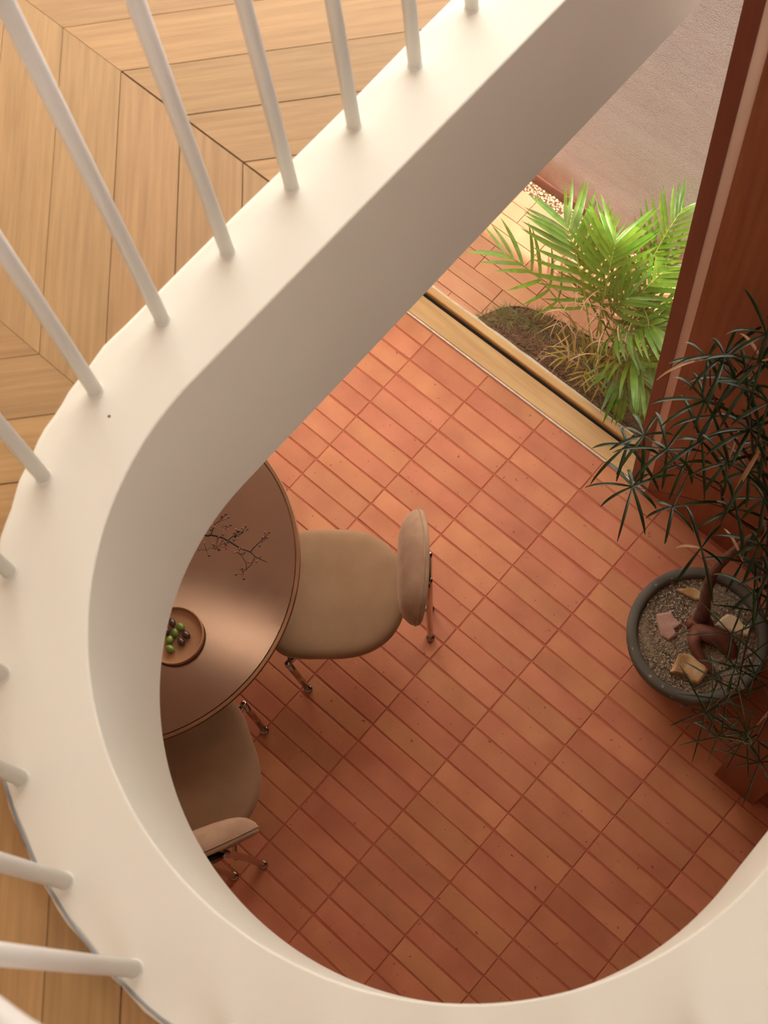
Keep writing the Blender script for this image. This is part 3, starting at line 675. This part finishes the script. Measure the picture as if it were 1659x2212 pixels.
for key in sorted(BR):
    pts = BR[key]; n_ = len(pts); dz = random.uniform(-.012, .03) if len(key) == 1 else random.uniform(-.004, .02)
    P = smooth_curve([L3(x, y, 1.03+dz*i/(n_-1)) for i, (x, y) in enumerate(pts)], 3)
    b = MB(); r0 = .0017 if key in 'ACDE' else .0012; b.tube(P, [r0*(1-.5*i/len(P)) for i in range(len(P))], 5); b.build('twig', 'branch' if key in ('A', 'C', 'D', 'E', 'E5', 'F', 'Tw') else 'petiole', bt, True)
    if key == 'Tw': continue
    b = MB(); e = P[-1]; r_ = random.uniform(.0034, .0042)
    b.blob((e.x, e.y, e.z), (r_, r_, r_*.95), 10, 8); b.tube([e, e+(P[-1]-P[-2]).normalized()*(r_+.0016)], [.0006, .0004], 4)
    b.build('berry', 'berry' if random.random() < .45 else 'berry_dark', bt, True)
extra = [(.62, .5)]
for key in ('A', 'C', 'G5', 'G6', 'E', 'D', 'C2', 'C3', 'A2', 'G', 'E5', 'C', 'G5', 'G7', 'C6', 'G6', 'C2', 'E'):
    pts = BR[key]; i = random.randrange(len(pts)-1); t = random.random(); x = pts[i][0]*(1-t)+pts[i+1][0]*t; y = pts[i][1]*(1-t)+pts[i+1][1]*t
    a = random.uniform(0, 6.3); l = random.uniform(.009, .016); e = Vector(L3(x+math.cos(a)*l, y+math.sin(a)*l, 1.03+random.uniform(.0, .012)))
    b = MB(); b.tube([L3(x, y, 1.032), e], [.0007, .0006], 4); b.build('twig', 'petiole', bt, True)
    b = MB(); r_ = random.uniform(.0034, .0042); b.blob(e, (r_, r_, r_), 10, 8); b.build('berry', 'berry' if random.random() < .4 else 'berry_dark', bt, True)

dl = thing('added_light_ring', 'ring added in the ceiling around the unseen light that streaks the tabletop', 'lamp', (-.655, -.74, 2.602))
b = MB(); b.lathe([(.085, 0), (.10, -.001), (.10, -.006), (.085, -.008), (.083, 0)], 32); b.build('trim_ring', 'white_paint', dl, True)  # ring invented to go with the added streak light

# ------------------------------------------------------------------ dining chairs (local: +x = left side, +y = facing forward)
def superellipse(cx, cy, a, b1, b2, n1, n2, N_=56):
    out = []
    for k in range(N_):
        t = 2*PI*k/N_; c, s = math.cos(t), math.sin(t)
        nn_, bb_ = (n2, b2) if s > 0 else (n1, b1)
        out.append((cx+a*math.copysign(abs(c)**(2/nn_), c), cy+bb_*math.copysign(abs(s)**(2/nn_), s)))
    return out
def make_chair(label):
    t = thing('dining_chair', label, 'chair', group='upholstered chairs around the round table')
    # seat cushion
    R = []; cy = .37
    for z, k in ((.405, .90), (.408, .955), (.416, .985), (.432, 1.0), (.448, .995), (.458, .975), (.465, .94), (.4695, .88), (.472, .78), (.4735, .6), (.4745, .38), (.475, .12)):
        R.append([(x*k, cy+(y-cy)*k, z) for x, y in superellipse(0, cy, .241, .262, .235, 2.35, 4.5)])
    b = MB(); b.rings(R); b.build('seat', 'fabric', t, True)
    # backrest: oval pad, flat rear, domed front, leaning back a little
    b = MB(); R = []; A, H = .198, .135; zc = .735
    for dpt, k in ((-.030, .90), (-.030, .955), (-.027, .985), (-.022, 1.0), (-.008, 1.0), (.004, .985), (.020, .945), (.036, .87), (.049, .75), (.058, .58), (.063, .36), (.065, .12)):
        ring = []
        for x, z in superellipse(0, 0, A*k, H*k, H*k, 2.4, 2.4, 56):
            lean = -.16*z
            ring.append((x, .052+dpt+lean+.35*x*x*(1 if dpt < .02 else .6), zc+z))
        R.append(ring[::-1])
    b.rings(R); b.build('backrest', 'velvet', t, True)
    for dpt in (-.0125, ):
        b = MB(); pts = [(x, .052+dpt-.16*z+.35*x*x, zc+z) for x, z in superellipse(0, 0, A*1.006, H*1.006, H*1.006, 2.4, 2.4, 72)]
        b.tube(pts+[pts[0]], .0026, 6, False); b.build('piping', 'velvet', t, True)
    # chrome legs
    for s in (-1, 1):
        b = MB(); b.tube([(s*.252, .514, .010), (s*.250, .532, .405)], .0125, 16); lg = b.build('leg', 'chrome', t, True)
        b = MB(); b.lathe([(.0001, 0), (.0165, 0), (.0175, .006), (.016, .014), (.0112, .016)], 20, c=(s*.252, .514)); b.build('foot', 'chrome', lg, True)
        b = MB(); b.blob((s*.250, .532, .412), (.0145, .0145, .010), 14, 8); b.build('leg_knob', 'chrome', lg, True)
        b = MB(); b.tube(smooth_curve([(s*.0575, .043, .012), (s*.0565, .032, .30), (s*.055, .022, .52), (s*.05, .014, .66), (s*.045, .012, .73)], 4), .0125, 16); lg = b.build('leg', 'chrome', t, True)
        b = MB(); b.lathe([(.0001, 0), (.0165, 0), (.0175, .006), (.016, .014), (.0112, .016)], 20, c=(s*.0575, .043)); b.build('foot', 'chrome', lg, True)
    b = MB()
    for s in (-1, 1):
        b.tube(smooth_curve([(s*.250, .532, .398), (s*.20, .47, .395), (s*.10, .22, .395), (s*.058, .06, .395), (s*.056, .032, .392)], 5), .008, 10)
    b.tube([(-.25, .532, .398), (0, .52, .396), (.25, .532, .398)], .007, 10)
    b.build('under_frame', 'chrome', t, True)
    b = MB(); R = []
    for yy, k in ((.006, .9), (.009, 1), (.016, 1), (.026, .98)):
        R.append([(x*k, yy, .70+z*k) for x, z in superellipse(0, 0, .062, .045, .045, 2.4, 2.4, 32)][::-1])
    b.rings(R[::-1]); b.build('back_plate', 'black_plate', t, True)
    return t
def place(t, O, f):
    # local +y -> f ; local +x -> left?  chair 1 measured with x axis = left of facing
    t.location = (O[0], O[1], .0); t.rotation_euler = (0, 0, math.atan2(f[1], f[0])-PI/2)
def copy_tree(o, parent=None):
    c = o.copy(); COL.objects.link(c)
    if parent: c.parent = parent
    for ch in list(o.children): copy_tree(ch, c)
    return c
ch1 = make_chair('tan upholstered chair with chrome legs, fully seen from above at the right of the table')
place(ch1, (.239, -.272), (-.75, -.66))
ch2 = copy_tree(ch1)
for _c in ch2.children:
    if _c.name.startswith('leg') and _c.data.vertices[0].co.y < .2: _c.location.x += .030
ch2['label'] = 'tan upholstered chair partly hidden by the curb, below the table in the photo'
place(ch2, (.357-.469*.042, -1.455-.883*.042), (-.883, .469))

# ------------------------------------------------------------------ potted tree
PX0, PY0 = 1.028, .246
pot = thing('round_pot', 'wide round charcoal stone pot filled with gritty gravel on the tiles', 'pot', (PX0, PY0, 0))
b = MB(); b.lathe([(.0001, 0), (.15, 0), (.172, .012), (.205, .08), (.235, .17), (.252, .24), (.2545, .272), (.2515, .287), (.243, .292), (.224, .292), (.217, .286), (.214, .272), (.212, .2), (.0001, .19)], 96)
b.build('pot_body', 'pot', pot, True)
b = MB(); R = []
for k in range(1, 11):
    rr_ = .2135*k/10; R.append([(rr_*math.cos(2*PI*i/60), rr_*math.sin(2*PI*i/60), .262+.006*math.sin(3*i/9.5+k)*math.sin(k*.9)*(0 if k > 9 else 1)) for i in range(60)])
b.rings(R, True, False); b.build('gravel', 'grit', pot, True)
b = MB()
for k in range(9000):
    a = random.uniform(0, 2*PI); r_ = .211*math.sqrt(random.random()); s_ = random.uniform(.0012, .0034)
    b.blob((r_*math.cos(a), r_*math.sin(a), .264+random.uniform(-.002, .003)), (s_, s_*.8, s_*.8), 4, 3)
tag(b.build('gravel_grains', 'grain', pot), kind='stuff')
def rock(outline, h, m, label, tilt=0.0):
    cx = sum(p[0] for p in outline)/len(outline); cy = sum(p[1] for p in outline)/len(outline)
    b = MB(); R = []
    jt = [random.uniform(-.05, .05) for _ in outline]
    for z, k in ((-.006, 1.0), (h*.45, 1.02), (h*.85, .93), (h, .80), (h*1.02, .4)):
        R.append([((x-cx)*(k+jt[i]*(k < 1)), (y-cy)*(k+jt[i]*(k < 1)), z+(tilt*(x-cx) if k < 1.01 else 0)+random.uniform(-.0012, .0012)) for i, (x, y) in enumerate(outline)])
    if sum((outline[i][0]*outline[(i+1) % len(outline)][1]-outline[(i+1) % len(outline)][0]*outline[i][1]) for i in range(len(outline))) < 0: R = [r[::-1] for r in R]
    b.rings(R); o = b.build('rock', m, None, False, (cx, cy, .267)); return tag(o, label, 'rock', 'rocks on the gravel of the pot')
rock([(.868, .21), (.902, .255), (.925, .241), (.961, .241), (.951, .207), (.973, .199), (.962, .164), (.93, .162), (.889, .189)][::1], .014, 'rock_pink', 'flat jagged pinkish rock on the left of the gravel')
rock([(1.021, .147), (1.051, .17), (1.118, .176), (1.141, .166), (1.144, .1), (1.113, .09), (1.091, .098), (1.038, .074)], .024, 'rock_tan', 'blocky tan rock nearest the lower rim of the pot', .05)
rock([(.864, .33), (.89, .359), (.911, .379), (.939, .38), (.971, .395), (.983, .374), (.938, .344), (.908, .336)], .014, 'rock_cream', 'cream and tan rock behind the tree trunk')
rock([(1.056, .352), (1.062, .375), (1.085, .386), (1.108, .388), (1.14, .376), (1.16, .397), (1.182, .373), (1.158, .352), (1.1, .325), (1.052, .31)], .02, 'rock_white', 'white rock with orange stains at the right of the trunk')

tree = thing('potted_tree', 'small tree with narrow dark green leaves growing from the round pot', 'plant', (1.0, .28, .268))
TO = Vector((1.0, .28, .268))
def T3(p): return Vector(p)-TO
trunk = smooth_curve([(1.004, .285, .255), (.995, .31, .31), (.972, .345, .37), (.948, .393, .46), (.95, .435, .54), (.971, .481, .64), (.993, .50, .76), (1.011, .51, .95), (.98, .50, 1.2), (.92, .49, 1.4)], 5)
b = MB(); rad = lerp_list([.032, .027, .021, .0185, .0165, .0155, .0145, .013, .011, .008], len(trunk))
rad = [r*(1+.06*math.sin(i*1.9)+.04*math.sin(i*4.1)) for i, r in enumerate(rad)]
b.tube([T3(p) for p in trunk], rad, 14); b.build('trunk', 'bark', tree, True)
b = MB()
b.blob(T3((1.004, .285, .268)), (.036, .034, .028), 14, 10, jit=.05)
b.blob(T3((.985, .268, .266)), (.022, .024, .022), 12, 8, jit=.06); b.blob(T3((1.03, .30, .268)), (.024, .022, .024), 12, 8, jit=.06)
b.blob(T3((1.012, .262, .268)), (.024, .02, .026), 12, 8, jit=.06)
b.build('root_crown', 'root', tree, True)
for pts, rd in (([(1.010, .262, .262), (1.024, .245, .285), (1.038, .21, .292), (1.065, .191, .290), (1.102, .179, .283), (1.145, .173, .276), (1.19, .165, .262)], [.024, .026, .024, .019, .016, .015, .012]),
                ([(1.010, .272, .262), (1.034, .262, .288), (1.065, .268, .292), (1.105, .282, .284), (1.144, .279, .268), (1.17, .27, .25)], [.022, .03, .034, .034, .030, .022])):
    c_ = smooth_curve(pts, 5); b = MB(); b.tube([T3(p) for p in c_], lerp_list(rd, len(c_)), 14); b.build('root', 'root', tree, True)
hubs = [(0.643, 0.239, 1.15), (0.681, 0.327, 1.35), (0.798, 0.212, 1.3), (0.924, 0.215, 1.15), (0.743, 0.495, 1.65), (0.65, 0.498, 1.65), (0.69, 0.511, 1.7), (0.705, 0.435, 1.55), (0.86, 0.421, 1.6), (0.903, 0.46, 1.5), (0.916, 0.384, 1.45), (1.057, 0.3, 1.25), (0.783, 0.538, 1.75), (0.742, 0.434, 1.5), (0.554, 0.32, 1.2), (0.583, 0.358, 1.25), (0.75, 0.392, 1.4), (0.789, 0.479, 1.7), (0.756, 0.584, 1.8), (1.036, 0.313, 1.0), (1.151, 0.088, 1.05), (1.22, 0.028, 1.0), (1.188, -0.03, 0.95), (1.233, -0.103, 0.85), (1.308, -0.153, 0.9), (1.263, -0.089, 0.8), (1.259, -0.031, 0.85), (1.276, 0.051, 1.0), (1.367, -0.02, 0.95), (1.381, -0.104, 0.9), (1.45, -0.122, 0.85), (1.171, 0.18, 1.1), (1.126, 0.208, 1.15), (1.129, 0.26, 1.2), (0.864, 0.473, 1.7), (0.74, 0.347, 1.3), (0.853, 0.364, 1.45), (0.943, 0.325, 1.3), (0.992, 0.38, 1.35)]
tips = {}
nodes = [tuple(p) for p in trunk if p.z > .6]
brs = [[(.993, .50, .80), (.948, .40, 1.05), (.896, .351, 1.2), (.857, .372, 1.26), (.795, .345, 1.29), (.721, .324, 1.30)],
       [(1.0, .505, 1.0), (.959, .46, 1.25), (.90, .43, 1.45), (.84, .45, 1.6), (.76, .50, 1.72)],
       [(1.005, .505, .9), (1.08, .36, 1.02), (1.15, .22, 1.08), (1.20, .10, 1.05), (1.26, 0, .95)],
       [(1.08, .36, 1.02), (1.24, .20, 1.12), (1.34, .05, 1.18), (1.39, -.10, 1.13), (1.40, -.13, 1.0)],
       [(.98, .50, 1.2), (.88, .42, 1.45), (.78, .42, 1.55), (.70, .45, 1.62)]]
nds = []
for k, P in enumerate(brs):
    c_ = smooth_curve(P, 5); b = MB(); b.tube([T3(p) for p in c_], lerp_list([.0065, .0025], len(c_)), 8); b.build('branch', 'twig', tree, True); nds += c_
nds += [Vector(p) for p in nodes]
def whorl_leaf(hub, n, length, up=.15, tan=.0, thin=False):
    H_ = Vector(hub); near = min(nds, key=lambda q: (q-H_).length + (0 if q.z < H_.z+.05 else .15))
    b = MB(); mid = near.lerp(H_, .55)+Vector((0, 0, .03)); P = [near.lerp(mid, t).lerp(mid.lerp(H_, t), t) for t in [i/7 for i in range(8)]]
    b.tube([T3(p) for p in P], [.0022-.0014*i/7 for i in range(8)], 6); pe = b.build('petiole', 'twig' if not thin else 'petiole', tree, True)
    b = MB(); a0 = random.uniform(0, 6.3); bt_ = MB()
    for k in range(n):
        a = a0+2*PI*k/n+random.uniform(-.22, .22); e = random.uniform(-.5, .35)+up; l = length*random.uniform(.65, 1.15)
        if k % 3 == 1: l *= .8
        dr = Vector((math.cos(a)*math.cos(e), math.sin(a)*math.cos(e), math.sin(e)))
        d = dr.copy(); p = H_.copy(); wd = random.uniform(.0085, .0125)*(.7+.3*length/.16)*(.55 if thin else 1); v = []; seg = 8; droop = random.uniform(.3, 1.4) if thin else random.uniform(1.2, 3.0)
        sd = d.cross(Vector((0, 0, 1))).normalized()
        for i in range(seg+1):
            t = i/seg; ww = wd*.5*math.sin(PI*min(1, .08+t*.9))**.6; ww = max(ww, .0006)
            nr_ = sd.cross(d).normalized(); q = p
            for s_, lift in ((-1, 1), (0, 0), (1, 1)):
                c = q+sd*ww*s_+nr_*ww*.45*lift; c.y = min(c.y, .655 if c.x < 1.36 or c.z > 1.09 else -.064); v.append(T3(c))
            d = (d+Vector((0, 0, -droop*(.3+t)/seg))).normalized(); p = p+d*l/seg
        f = [g for i in range(seg) for g in ((3*i, 3*i+1, 3*i+4, 3*i+3), (3*i+1, 3*i+2, 3*i+5, 3*i+4))]
        (bt_ if random.random() < tan else b).add(v, f)
    b.build('leaf', 'leaf', tree, True)
    if bt_.f: bt_.build('leaf', 'leaf_tan', tree, True)['label'] = 'tan withered leaf'
for i, h in enumerate(hubs):
    y = min(h[1], .60)
    if h[0] > 1.34 and y > -.10: y = -.10
    lo = h[2] < 1.12 and h[0] > 1.1
    whorl_leaf((h[0], y, h[2]), random.choice((6, 7, 8, 9)), (.13 if lo else .165)*random.uniform(.9, 1.15), up=.25 if lo else .1, tan=.0 if lo else .03, thin=lo)

# ------------------------------------------------------------------ timber cabinet at the right edge
cab = thing('timber_cabinet', 'tall dark timber cabinet standing on the tiles at the right edge of the photo', 'cabinet', (1.46, .1, 0))
b = MB(); b.box(-.082, .087, -.157, -.13, 0, 1.08, .002); b.build('front_stile', 'cabinet', cab)
b = MB(); b.box(-.080, .55, -.13, .22, .0, 1.08, .002); b.build('cabinet_body', 'cabinet', cab)
b = MB(); b.box(.088, .55, -.132, -.128, .06, 1.04); b.build('door', 'jamb', cab)
print('tiles', ntile, 'leaflets', nleaf, 'pebbles', len(taken))
